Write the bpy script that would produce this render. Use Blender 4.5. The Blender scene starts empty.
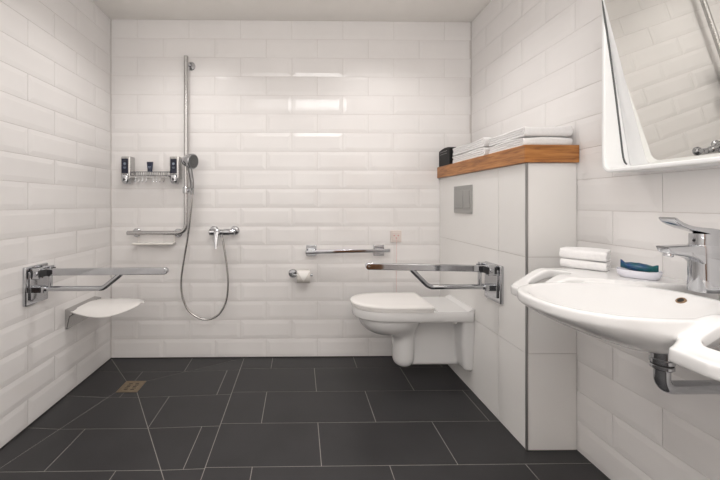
import bpy, bmesh, math, random
import numpy as np
from mathutils import Vector, Matrix

random.seed(7)
PI = math.pi
SC = bpy.context.scene
COL = SC.collection

# ------------------------------------------------------------------ dimensions
XL, XR, YB, YF, HT = -1.497, 1.386, 2.709, -1.60, 2.70
TW, TH = 0.4105, 0.15
BX, BY = 1.132, 1.667            # cistern casing: left face, front face
BH = 1.436                       # casing height

# ------------------------------------------------------------------ materials
def mat(name, col, rough=0.4, metal=0.0, spec=0.5, coat=0.0, var=0.0, vscale=6.0,
        bump=0.0, bscale=60.0, rvar=0.0, trans=0.0, sheen=0.0, aniso=None, stretch=None, col2=None):
    m = bpy.data.materials.new(name)
    m.use_nodes = True
    nt = m.node_tree
    b = nt.nodes['Principled BSDF']
    b.inputs['Base Color'].default_value = (*col, 1)
    b.inputs['Roughness'].default_value = rough
    b.inputs['Metallic'].default_value = metal
    b.inputs['Specular IOR Level'].default_value = spec
    b.inputs['Coat Weight'].default_value = coat
    b.inputs['Coat Roughness'].default_value = 0.05
    b.inputs['Transmission Weight'].default_value = trans
    b.inputs['Sheen Weight'].default_value = sheen
    tc = nt.nodes.new('ShaderNodeTexCoord')
    mp = nt.nodes.new('ShaderNodeMapping')
    if stretch:
        mp.inputs['Scale'].default_value = stretch
    nt.links.new(tc.outputs['Object'], mp.inputs['Vector'])
    n = nt.nodes.new('ShaderNodeTexNoise')
    n.inputs['Scale'].default_value = vscale
    n.inputs['Detail'].default_value = 5
    nt.links.new(mp.outputs['Vector'], n.inputs['Vector'])
    r = nt.nodes.new('ShaderNodeValToRGB')
    lo = [max(0, c * (1 - var)) for c in col]
    hi = [min(1, c * (1 + var)) for c in col]
    if col2:
        lo, hi = col, col2
    r.color_ramp.elements[0].color = (*lo, 1)
    r.color_ramp.elements[1].color = (*hi, 1)
    r.color_ramp.elements[0].position = 0.3
    r.color_ramp.elements[1].position = 0.7
    nt.links.new(n.outputs['Fac'], r.inputs['Fac'])
    nt.links.new(r.outputs['Color'], b.inputs['Base Color'])
    if rvar:
        mr = nt.nodes.new('ShaderNodeMapRange')
        mr.inputs['To Min'].default_value = max(0.0, rough - rvar)
        mr.inputs['To Max'].default_value = rough + rvar
        nt.links.new(n.outputs['Fac'], mr.inputs['Value'])
        nt.links.new(mr.outputs['Result'], b.inputs['Roughness'])
    if bump:
        n2 = nt.nodes.new('ShaderNodeTexNoise')
        n2.inputs['Scale'].default_value = bscale
        n2.inputs['Detail'].default_value = 3
        nt.links.new(tc.outputs['Object'], n2.inputs['Vector'])
        bp = nt.nodes.new('ShaderNodeBump')
        bp.inputs['Strength'].default_value = bump
        bp.inputs['Distance'].default_value = 0.004
        nt.links.new(n2.outputs['Fac'], bp.inputs['Height'])
        nt.links.new(bp.outputs['Normal'], b.inputs['Normal'])
    return m

M = {}
M['tile'] = mat('glossy_white_tile', (0.838, 0.818, 0.806), 0.085, spec=0.42, var=0.02, vscale=3.0)
M['grout'] = mat('wall_grout', (0.66, 0.625, 0.60), 0.8, var=0.03)
M['panel'] = mat('large_glossy_panel', (0.832, 0.818, 0.798), 0.045, var=0.012, vscale=2)
M['joint'] = mat('panel_joint', (0.58, 0.54, 0.50), 0.7, var=0.03)
M['paint'] = mat('ceiling_paint', (0.92, 0.89, 0.85), 0.9, var=0.015, bump=0.05, bscale=300)
M['wallpaint'] = mat('front_wall_paint', (0.86, 0.84, 0.82), 0.8, var=0.015, bump=0.05, bscale=300)
M['floor'] = mat('charcoal_floor_tile', (0.0275, 0.0268, 0.0285), 0.40, spec=0.42, var=0.16, vscale=4.5, bump=0.05, bscale=160, rvar=0.06)
M['fgrout'] = mat('floor_grout', (0.31, 0.295, 0.275), 0.85, var=0.08, vscale=20)
M['chrome'] = mat('polished_chrome', (0.52, 0.53, 0.55), 0.06, metal=1.0, var=0.02, rvar=0.02)
M['satin'] = mat('satin_steel', (0.52, 0.515, 0.51), 0.24, metal=1.0, var=0.03, rvar=0.04)
M['darkchrome'] = mat('dark_chrome', (0.26, 0.26, 0.265), 0.10, metal=1.0, var=0.04)
M['trimmetal'] = mat('grey_edge_trim', (0.33, 0.325, 0.315), 0.35, metal=0.7, var=0.04)
M['ceramic'] = mat('white_ceramic', (0.745, 0.74, 0.735), 0.06, spec=0.5, coat=0.3, var=0.006)
M['seatplastic'] = mat('white_seat_plastic', (0.85, 0.83, 0.81), 0.18, var=0.008)
M['whiteplastic'] = mat('white_plastic', (0.82, 0.81, 0.80), 0.35, var=0.01)
M['mirrorframe'] = mat('white_lacquer', (0.86, 0.865, 0.865), 0.25, var=0.008)
M['mirror'] = mat('mirror_glass', (0.86, 0.86, 0.83), 0.008, metal=1.0, var=0.004)
M['towel'] = mat('white_terry', (0.87, 0.86, 0.855), 0.95, sheen=0.4, var=0.03, vscale=90, bump=0.7, bscale=420)
M['paper'] = mat('toilet_tissue', (0.86, 0.84, 0.81), 0.95, var=0.02, vscale=60, bump=0.2, bscale=300)
M['shadedroll'] = mat('shaded_roll_tissue', (0.70, 0.67, 0.63), 0.95, var=0.02, vscale=60, bump=0.2, bscale=300)  # shade put into the roll's colour to set off the folded flap
M['card'] = mat('cardboard', (0.45, 0.36, 0.27), 0.9, var=0.06)
M['black'] = mat('black_plastic', (0.004, 0.004, 0.0045), 0.5, spec=0.3, var=0.1)
M['rubber'] = mat('dark_rubber', (0.03, 0.03, 0.032), 0.6, var=0.1)
M['gap_shade'] = mat('grey_gap_shade', (0.10, 0.105, 0.105), 0.6, var=0.05)  # dark tone for the shade in the mirror's gap
M['navy'] = mat('navy_pack', (0.010, 0.016, 0.045), 0.3, var=0.1)
M['navywin'] = mat('dark_navy_window', (0.008, 0.012, 0.03), 0.12, var=0.15)
M['print'] = mat('pale_print', (0.22, 0.27, 0.34), 0.5, var=0.05)
M['greyprint'] = mat('grey_print', (0.22, 0.22, 0.22), 0.5, var=0.05)
M['hose'] = mat('metal_hose', (0.50, 0.49, 0.48), 0.22, metal=1.0, var=0.06, vscale=200)
M['sprayface'] = mat('grey_spray_face', (0.12, 0.125, 0.125), 0.3, var=0.1, vscale=80)
M['brass'] = mat('bronze_drain', (0.36, 0.285, 0.195), 0.34, metal=1.0, var=0.12, vscale=40)
M['dark'] = mat('dark_hole', (0.02, 0.016, 0.012), 0.7, var=0.1)
M['bronze'] = mat('overflow_ring', (0.35, 0.24, 0.15), 0.3, metal=1.0, var=0.1)
M['acrylic'] = mat('pale_acrylic', (0.86, 0.83, 0.79), 0.2, var=0.01)
M['flushgrey'] = mat('flush_grey', (0.36, 0.36, 0.35), 0.38, metal=0.35, var=0.03)
M['dish'] = mat('lilac_white_dish', (0.74, 0.735, 0.80), 0.2, coat=0.3, var=0.01)
M['soapbase'] = mat('sachet_foil', (0.006, 0.035, 0.16), 0.28, col2=(0.004, 0.12, 0.085), vscale=22, bump=0.3, bscale=90)
M['switch'] = mat('switch_plastic', (0.74, 0.66, 0.62), 0.4, var=0.01)
M['redcord'] = mat('red_cord', (0.80, 0.52, 0.50), 0.8, var=0.08)
M['red'] = mat('red_mark', (0.6, 0.12, 0.10), 0.5, var=0.05)
M['doorwood'] = mat('brown_door_wood', (0.23, 0.105, 0.045), 0.4, var=0.35, vscale=3, stretch=(8, 8, 0.6))
M['silicone'] = mat('dark_silicone', (0.03, 0.028, 0.027), 0.6, var=0.1)

def wood():
    m = bpy.data.materials.new('oiled_oak')
    m.use_nodes = True
    nt = m.node_tree
    b = nt.nodes['Principled BSDF']
    tc = nt.nodes.new('ShaderNodeTexCoord')
    mp = nt.nodes.new('ShaderNodeMapping')
    mp.inputs['Scale'].default_value = (2.2, 2.2, 26)
    nt.links.new(tc.outputs['Object'], mp.inputs['Vector'])
    n = nt.nodes.new('ShaderNodeTexNoise')
    n.inputs['Scale'].default_value = 2.6
    n.inputs['Detail'].default_value = 8
    n.inputs['Distortion'].default_value = 0.8
    nt.links.new(mp.outputs['Vector'], n.inputs['Vector'])
    r = nt.nodes.new('ShaderNodeValToRGB')
    e = r.color_ramp.elements
    e[0].position, e[0].color = 0.30, (0.21, 0.072, 0.018, 1)
    e[1].position, e[1].color = 0.72, (0.52, 0.235, 0.070, 1)
    e.new(0.5).color = (0.40, 0.160, 0.042, 1)
    nt.links.new(n.outputs['Fac'], r.inputs['Fac'])
    nt.links.new(r.outputs['Color'], b.inputs['Base Color'])
    b.inputs['Roughness'].default_value = 0.38
    bp = nt.nodes.new('ShaderNodeBump')
    bp.inputs['Strength'].default_value = 0.12
    bp.inputs['Distance'].default_value = 0.002
    nt.links.new(n.outputs['Fac'], bp.inputs['Height'])
    nt.links.new(bp.outputs['Normal'], b.inputs['Normal'])
    return m
M['wood'] = wood()

# ------------------------------------------------------------------ object helpers
def world(o):
    v = Vector(o.location)
    while o.parent:
        o = o.parent
        v += o.location
    return v

def obj(name, bm, m, parent=None, smooth=31, bevel=0.0, bseg=3, label=None, origin=None):
    """links one bmesh (world coordinates) as ONE mesh object"""
    me = bpy.data.meshes.new(name)
    bmesh.ops.recalc_face_normals(bm, faces=bm.faces)
    off = world(parent) if parent else (Vector(origin) if origin else Vector((0, 0, 0)))
    bmesh.ops.translate(bm, verts=bm.verts, vec=-off)
    bm.to_mesh(me)
    bm.free()
    o = bpy.data.objects.new(name, me)
    COL.objects.link(o)
    if parent:
        o.parent = parent
    elif origin:
        o.location = off
    me.materials.append(m)
    if smooth:
        me.shade_smooth()
        me.set_sharp_from_angle(angle=math.radians(smooth))
    if bevel:
        b = o.modifiers.new('bevel', 'BEVEL')
        b.width = bevel
        b.segments = bseg
        b.limit_method = 'ANGLE'
        b.angle_limit = math.radians(35)
        b.harden_normals = False
    if label:
        o['label'] = label
    return o

def tag(o, label, cat, group=None):
    o['label'] = label
    o['category'] = cat
    if group:
        o['group'] = group
    return o

def thing(name, label, cat, loc, group=None):
    o = bpy.data.objects.new(name, None)
    o.empty_display_size = 0.05
    o.location = loc
    COL.objects.link(o)
    return tag(o, label, cat, group)

def struct(name, bm, m, **k):
    o = obj(name, bm, m, **k)
    o['kind'] = 'structure'
    return o

def B():
    return bmesh.new()

def box(bm, x0, x1, y0, y1, z0, z1):
    v = [bm.verts.new((x, y, z)) for z in (z0, z1) for y in (y0, y1) for x in (x0, x1)]
    for f in ((0, 2, 3, 1), (4, 5, 7, 6), (0, 1, 5, 4), (2, 6, 7, 3), (0, 4, 6, 2), (1, 3, 7, 5)):
        bm.faces.new([v[i] for i in f])
    return bm

def loft(bm, rings, caps=True, closed=True):
    vr = [[bm.verts.new(p) for p in r] for r in rings]
    n = len(vr[0])
    for a, b in zip(vr, vr[1:]):
        for i in range(n if closed else n - 1):
            j = (i + 1) % n
            bm.faces.new((a[i], a[j], b[j], b[i]))
    if caps:
        bm.faces.new(vr[0][::-1])
        bm.faces.new(vr[-1])
    return bm

def frames(pts):
    ts = []
    n = len(pts)
    for i in range(n):
        a = pts[max(i - 1, 0)]
        b = pts[min(i + 1, n - 1)]
        ts.append((b - a).normalized())
    up = Vector((0, 0, 1)) if abs(ts[0].z) < 0.9 else Vector((0, 1, 0))
    s = ts[0].cross(up).normalized()
    out = []
    for t in ts:
        s = (s - t * s.dot(t)).normalized()
        out.append((t, s, s.cross(t).normalized()))
    return out

def tube(bm, pts, r, seg=16, caps=True):
    pts = [Vector(p) for p in pts]
    fr = frames(pts)
    rr = r if isinstance(r, (list, tuple)) else [r] * len(pts)
    rings = []
    for p, (t, s, u), q in zip(pts, fr, rr):
        rings.append([p + (s * math.cos(a) + u * math.sin(a)) * q for a in [2 * PI * k / seg for k in range(seg)]])
    return loft(bm, rings, caps)

def fillet(pts, rad, n=8):
    pts = [Vector(p) for p in pts]
    out = [pts[0]]
    for a, b, c in zip(pts, pts[1:], pts[2:]):
        d1 = (a - b).normalized()
        d2 = (c - b).normalized()
        ang = d1.angle(d2)
        t = min(rad / math.tan(ang / 2), (a - b).length * 0.49, (c - b).length * 0.49)
        p, q = b + d1 * t, b + d2 * t
        for k in range(n + 1):
            w = k / n
            out.append(p * (1 - w) ** 2 + b * 2 * w * (1 - w) + q * w * w)
    out.append(pts[-1])
    return out

def catmull(pts, n=8):
    P = [Vector(p) for p in pts]
    P = [P[0] * 2 - P[1]] + P + [P[-1] * 2 - P[-2]]
    out = []
    for i in range(1, len(P) - 2):
        a, b, c, d = P[i - 1:i + 3]
        for k in range(n):
            t = k / n
            out.append(0.5 * ((2 * b) + (c - a) * t + (2 * a - 5 * b + 4 * c - d) * t * t + (3 * b - a - 3 * c + d) * t ** 3))
    out.append(P[-2])
    return out

def lathe(bm, prof, o, axis, seg=32):
    """prof: (radius, distance along axis) pairs"""
    o, ax = Vector(o), Vector(axis).normalized()
    up = Vector((0, 0, 1)) if abs(ax.z) < 0.9 else Vector((1, 0, 0))
    s = ax.cross(up).normalized()
    u = s.cross(ax)
    rings = []
    for r, h in prof:
        r = max(r, 1e-5)
        rings.append([o + ax * h + (s * math.cos(a) + u * math.sin(a)) * r for a in [2 * PI * k / seg for k in range(seg)]])
    return loft(bm, rings)

def rrect(w, h, r, n=5):
    """rounded rectangle outline, centred, in 2D"""
    r = min(r, w / 2 - 1e-5, h / 2 - 1e-5)
    out = []
    for cx, cy, a0 in ((w / 2 - r, h / 2 - r, 0), (-w / 2 + r, h / 2 - r, PI / 2), (-w / 2 + r, -h / 2 + r, PI), (w / 2 - r, -h / 2 + r, 1.5 * PI)):
        for k in range(n + 1):
            a = a0 + PI / 2 * k / n
            out.append((cx + r * math.cos(a), cy + r * math.sin(a)))
    return out

def superell(a, b, n, seg=64):
    out = []
    for k in range(seg):
        t = 2 * PI * k / seg
        c, s = math.cos(t), math.sin(t)
        out.append((a * math.copysign(abs(c) ** (2 / n), c), b * math.copysign(abs(s) ** (2 / n), s)))
    return out

# --------------------------------------------------------- implicit solids -> one smooth mesh
def smin(a, b, k):
    h = np.clip(0.5 + 0.5 * (b - a) / k, 0, 1)
    return b * (1 - h) + a * h - k * h * (1 - h)

def smax(a, b, k):
    return -smin(-a, -b, k)

def rbox(P, c, s, r):
    q = [np.abs(P[i] - c[i]) - (s[i] - r) for i in range(3)]
    out = np.sqrt(sum(np.maximum(x, 0) ** 2 for x in q))
    return out + np.minimum(np.maximum(np.maximum(q[0], q[1]), q[2]), 0) - r

def solid(f, lo, hi, h, relax=2):
    ax = [np.arange(lo[i] - 2 * h, hi[i] + 3 * h, h) for i in range(3)]
    G = np.meshgrid(*ax, indexing='ij')
    V = f(G)
    S = V < 0
    n = [len(a) - 1 for a in ax]
    acc = np.zeros((n[0], n[1], n[2], 3))
    cnt = np.zeros((n[0], n[1], n[2]))
    for d in range(3):
        e = [0, 0, 0]
        e[d] = 1
        others = [i for i in range(3) if i != d]
        for p in (0, 1):
            for q in (0, 1):
                o0 = [0, 0, 0]
                o0[others[0]], o0[others[1]] = p, q
                o1 = [o0[i] + e[i] for i in range(3)]
                sl0 = tuple(slice(o0[i], o0[i] + n[i]) for i in range(3))
                sl1 = tuple(slice(o1[i], o1[i] + n[i]) for i in range(3))
                a, b = V[sl0], V[sl1]
                m = (S[sl0] != S[sl1])
                t = np.where(m, a / np.where(np.abs(a - b) < 1e-12, 1, a - b), 0)
                for i in range(3):
                    pos = o0[i] + (t if i == d else 0)
                    acc[..., i] += np.where(m, pos, 0)
                cnt += m
    mask = cnt > 0
    idx = -np.ones(mask.shape, int)
    idx[mask] = np.arange(mask.sum())
    cell = np.argwhere(mask)
    pts = np.array(lo) - 2 * h + (cell + acc[mask] / cnt[mask][:, None]) * h
    quads = []
    for d in range(3):
        a_, b_ = [i for i in range(3) if i != d]
        s0 = [slice(1, n[i]) for i in range(3)]
        s0[d] = slice(0, n[d])
        s1 = list(s0)
        s1[d] = slice(1, n[d] + 1)
        ch = np.argwhere(S[tuple(s0)] != S[tuple(s1)])
        off = np.array([1, 1, 1])
        off[d] = 0
        ch = ch + off
        def cidx(da, db):
            c = ch.copy()
            c[:, a_] -= da
            c[:, b_] -= db
            return idx[c[:, 0], c[:, 1], c[:, 2]]
        quads.append(np.stack([cidx(1, 1), cidx(0, 1), cidx(0, 0), cidx(1, 0)], 1))
    Q = np.concatenate(quads)
    Q = Q[(Q >= 0).all(1)]
    E = np.concatenate([Q[:, [0, 1]], Q[:, [1, 2]], Q[:, [2, 3]], Q[:, [3, 0]]])
    for it in range(relax):
        sm = np.zeros_like(pts)
        c = np.zeros(len(pts))
        np.add.at(sm, E[:, 0], pts[E[:, 1]])
        np.add.at(sm, E[:, 1], pts[E[:, 0]])
        np.add.at(c, E[:, 0], 1)
        np.add.at(c, E[:, 1], 1)
        pts = pts * 0.5 + 0.5 * sm / np.maximum(c, 1)[:, None]
    bm = B()
    vs = [bm.verts.new(p) for p in pts]
    for q in Q:
        if len(set(q)) == 4:
            try:
                bm.faces.new([vs[i] for i in q])
            except ValueError:
                pass
    return bm

# ================================================================== THE ROOM
BEV, BHT, GAP = 0.030, 0.0026, 0.0010

def tile_wall(name, o, ud, nd, length, xbounds, even0, odd0, holes=None):
    """bevelled metro tiles: o = top corner at the room's far/left end, ud = run, nd = into the room"""
    o, ud, nd = Vector(o), Vector(ud), Vector(nd)
    bm = B()
    # backing slab with the grout on its face
    def P(u, z, h):
        return o + ud * u + Vector((0, 0, z - HT)) + nd * h
    g0, g1 = -0.0046, -0.06
    vs = [bm.verts.new(P(u, z, h)) for h in (g0, g1) for u, z in ((-0.06, 0), (length + 0.06, 0), (length + 0.06, HT), (-0.06, HT))]
    fs = [(0, 1, 2, 3), (7, 6, 5, 4), (0, 4, 5, 1), (1, 5, 6, 2), (2, 6, 7, 3), (3, 7, 4, 0)]
    grout = [bm.faces.new([vs[i] for i in f]) for f in fs]
    for f in grout:
        f.material_index = 1
    for r in range(18):
        z1 = HT - r * TH
        z0 = z1 - TH
        st = even0 if r % 2 == 0 else odd0
        u = st - TW
        while u < length:
            a, b = max(u, 0), min(u + TW, length)
            if b - a > 0.02:
                tu = random.uniform(-1, 1) * 0.0022
                tv = random.uniform(-1, 1) * 0.0022
                cu, cz = (a + b) / 2, (z0 + z1) / 2
                def q(uu, zz, h):
                    return bm.verts.new(P(uu, zz, h + (uu - cu) * tu + (zz - cz) * tv))
                cut_a, cut_b = (a > u + 1e-6), (b < u + TW - 1e-6)
                ba = BEV * (0.25 if cut_a else 1)
                bb = BEV * (0.25 if cut_b else 1)
                A = [q(a + GAP, z0 + GAP, -BHT), q(b - GAP, z0 + GAP, -BHT), q(b - GAP, z1 - GAP, -BHT), q(a + GAP, z1 - GAP, -BHT)]
                D = [bm.verts.new(v.co - nd * 0.0021) for v in A]
                I = [q(a + ba, z0 + BEV, 0), q(b - bb, z0 + BEV, 0), q(b - bb, z1 - BEV, 0), q(a + ba, z1 - BEV, 0)]
                for i in range(4):
                    j = (i + 1) % 4
                    bm.faces.new((A[i], A[j], I[j], I[i]))
                    bm.faces.new((D[i], D[j], A[j], A[i]))
                bm.faces.new(I)
            u += TW
    me_o = struct(name, bm, M['tile'], smooth=0)
    me_o.data.materials.append(M['grout'])
    return me_o

tile_wall('wall_back', (XL, YB, HT), (1, 0, 0), (0, -1, 0), XR - XL, None, TW * 0.5, TW)
tile_wall('wall_left', (XL, YB, HT), (0, -1, 0), (1, 0, 0), YB - YF, None, TW * 0.5, TW)
tile_wall('wall_right', (XR, YB, HT), (0, -1, 0), (-1, 0, 0), YB - YF, None, TW, TW * 0.5)
bm = B()
box(bm, XL - 0.06, 0.70, YF - 0.06, YF, -0.05, HT)
box(bm, 1.36, XR + 0.06, YF - 0.06, YF, -0.05, HT)
box(bm, 0.70, 1.36, YF - 0.06, YF, 2.16, HT)
struct('wall_front', bm, M['wallpaint'], smooth=0)
bm = B()
box(bm, 0.70, 1.36, YF - 0.055, YF - 0.01, 0.005, 2.16)
d = struct('door_1', bm, M['doorwood'], smooth=0)
bm = B()
tube(bm, fillet([(0.77, YF - 0.012, 1.08), (0.77, YF + 0.05, 1.08), (0.90, YF + 0.05, 1.08)], 0.02), 0.010, 12)
obj('door_handle', bm, M['chrome'], d)
bm = B()
box(bm, XL - 0.06, XR + 0.06, YF - 0.06, YB + 0.06, HT, HT + 0.06)
struct('ceiling', bm, M['paint'], smooth=0)

# ---- floor: dark 60x30 tiles, shower field falling to the drain
DR = (-1.145, 2.322)                      # drain centre
DH = 0.0705
SX, SY0 = -0.440, 1.262                   # shower field: right edge, near edge
DZ = -0.016
def zfloor(x, y):
    if x >= SX or y <= SY0:
        return 0.0
    dx = (x - DR[0])
    dy = (y - DR[1])
    a = max(0.0, abs(dx) - DH) / ((SX - DR[0] if dx > 0 else DR[0] - XL) - DH)
    b = max(0.0, abs(dy) - DH) / ((YB - DR[1] if dy > 0 else DR[1] - SY0) - DH)
    return DZ * (1 - min(1, max(a, b)))

def clip(poly, n, c):
    """keep the half-plane n.p <= c"""
    out = []
    for i in range(len(poly)):
        p, q = poly[i], poly[(i + 1) % len(poly)]
        dp, dq = n[0] * p[0] + n[1] * p[1] - c, n[0] * q[0] + n[1] * q[1] - c
        if dp <= 1e-9:
            out.append(p)
        if dp * dq < -1e-14:
            t = dp / (dp - dq)
            out.append((p[0] + (q[0] - p[0]) * t, p[1] + (q[1] - p[1]) * t))
    return out

def inset(poly, d):
    """convex, counter-clockwise"""
    res = list(poly)
    n = len(poly)
    for i in range(n):
        p, q = poly[i], poly[(i + 1) % n]
        ex, ey = q[0] - p[0], q[1] - p[1]
        L = math.hypot(ex, ey)
        if L < 1e-7:
            continue
        nx, ny = ey / L, -ex / L
        res = clip(res, (nx, ny), nx * p[0] + ny * p[1] - d)
        if len(res) < 3:
            return []
    return res

tiles = []
GJ = 0.0019
TLX, TLY = 0.645, 0.3155
yrows = [2.709, 2.530, 2.2155, 1.900, 1.585, 1.2695, 0.954, 0.6385, 0.323, 0.0075, -0.308, -0.6235, -0.939, -1.2545, -1.60]
xoff = [-0.212, 0.112, -0.213, 0.104, -0.220]
for i in range(len(yrows) - 1):
    y1, y0 = yrows[i], yrows[i + 1]
    x0 = xoff[i] if i < 5 else (0.104 if i % 2 else -0.220)
    x = x0 - 4 * TLX
    while x < XR:
        a, b = max(x, XL), min(x + TLX, XR)
        if b > a + 0.002:
            tiles.append([(a, y0), (b, y0), (b, y1), (a, y1)])
        x += TLX
bm = B()
top_faces = []
def add_tile(poly):
    # drop tiny pieces, raise a thin plate over the grout bed
    p = inset(poly, GJ)
    if len(p) < 3:
        return
    ar = 0.5 * abs(sum(p[i][0] * p[(i + 1) % len(p)][1] - p[(i + 1) % len(p)][0] * p[i][1] for i in range(len(p))))
    if ar < 1e-6:
        return
    t = [bm.verts.new((x, y, zfloor(x, y))) for x, y in p]
    u = [bm.verts.new((x, y, zfloor(x, y) - 0.004)) for x, y in p]
    bm.faces.new(t)
    for i in range(len(p)):
        j = (i + 1) % len(p)
        bm.faces.new((u[i], u[j], t[j], t[i]))

DC = [(DR[0] - DH, DR[1] - DH), (DR[0] + DH, DR[1] - DH), (DR[0] + DH, DR[1] + DH), (DR[0] - DH, DR[1] + DH)]
SCN = [(XL, SY0), (SX, SY0), (SX, YB), (XL, YB)]
facets = [[SCN[i], SCN[(i + 1) % 4], DC[(i + 1) % 4], DC[i]] for i in range(4)]
def clip_to(poly, conv):
    r = poly
    for i in range(len(conv)):
        p, q = conv[i], conv[(i + 1) % len(conv)]
        ex, ey = q[0] - p[0], q[1] - p[1]
        r = clip(r, (ey, -ex), ey * p[0] - ex * p[1])
        if len(r) < 3:
            return []
    return r
for t in tiles:
    # outside the shower field: right part, then the near part left of it
    r = clip(t, (-1, 0), -SX)
    if len(r) >= 3:
        add_tile(r)
    l = clip(t, (1, 0), SX)
    if len(l) >= 3:
        n_ = clip(l, (0, 1), SY0)
        if len(n_) >= 3:
            add_tile(n_)
# inside the field the rows sit a little nearer and have their own joints
srow = [2.709, 2.512, 2.190, 1.880, 1.578, 1.262]
sxs = [[-0.852], [-1.158, -0.534], [-0.838], [-1.180, -0.540], [-0.850]]
for i in range(5):
    xs = [XL] + sxs[i] + [SX]
    for a, b in zip(xs, xs[1:]):
        t = [(a, srow[i + 1]), (b, srow[i + 1]), (b, srow[i]), (a, srow[i])]
        for fc in facets:
            c = clip_to(t, fc)
            if len(c) >= 3:
                add_tile(c)
nt_faces = len(bm.faces)
# grout bed
g = []
def gq(poly, dz=-0.0012):
    vs = [bm.verts.new((x, y, zfloor(x, y) + dz)) for x, y in poly]
    f = bm.faces.new(vs)
    f.material_index = 1
for fc in facets:
    gq(fc)
gq(DC, -0.004)
gq([(SX, YF), (XR, YF), (XR, YB), (SX, YB)])
gq([(XL, YF), (SX, YF), (SX, SY0), (XL, SY0)])
n0 = len(bm.faces)
box(bm, XL - 0.06, XR + 0.06, YF - 0.06, YB + 0.06, -0.09, -0.03)
fl = struct('floor', bm, M['floor'], smooth=0)
fl.data.materials.append(M['fgrout'])

# dark silicone seam along the foot of the walls
bm = B()
box(bm, XL - 0.001, XL + 0.004, YF, YB, -0.004, 0.006)
struct('trim_1', bm, M['silicone'], smooth=0)
bm = B()
box(bm, XL, BX, YB - 0.004, YB + 0.001, -0.004, 0.006)
struct('trim_2', bm, M['silicone'], smooth=0)

# ---- cistern casing clad in large glossy panels
bm = B()
box(bm, BX + 0.004, XR, BY + 0.004, YB, 0.0, BH - 0.001)
for f in bm.faces:
    f.material_index = 1
def plate(bm, a, b, z0, z1, face):
    e = 0.0012
    if face == 'x':
        box(bm, BX, BX + 0.006, a + e, b - e, z0 + e, z1 - e)
    else:
        box(bm, a + e, b - e, BY, BY + 0.006, z0 + e, z1 - e)
zs = [0.004, 0.484, 0.966, BH]
for z0, z1 in zip(zs, zs[1:]):
    plate(bm, BY + 0.004, 1.905, z0, z1, 'x')
    plate(bm, 1.905, YB - 0.002, z0, z1, 'x')
    plate(bm, BX + 0.004, XR - 0.001, z0, z1, 'y')
w = struct('wall_cistern', bm, M['panel'], smooth=0)
w.data.materials.append(M['joint'])
bm = B()
box(bm, BX - 0.003, BX + 0.006, BY - 0.003, BY + 0.006, 0.004, BH - 0.001)
struct('trim_3', bm, M['trimmetal'], smooth=0)

# ================================================================== SHELF ON THE CASING
bm = B()
SXL, SYF = 1.110, 1.650
box(bm, SXL, XR - 0.002, SYF, YB - 0.003, BH, 1.523)
tag(obj('wooden_shelf', bm, M['wood'], bevel=0.002, bseg=2, smooth=30, origin=(SXL, SYF, BH)),
    'thick orange-brown wooden board capping the boxed-in cistern', 'shelf')
ZS = 1.5235

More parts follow.
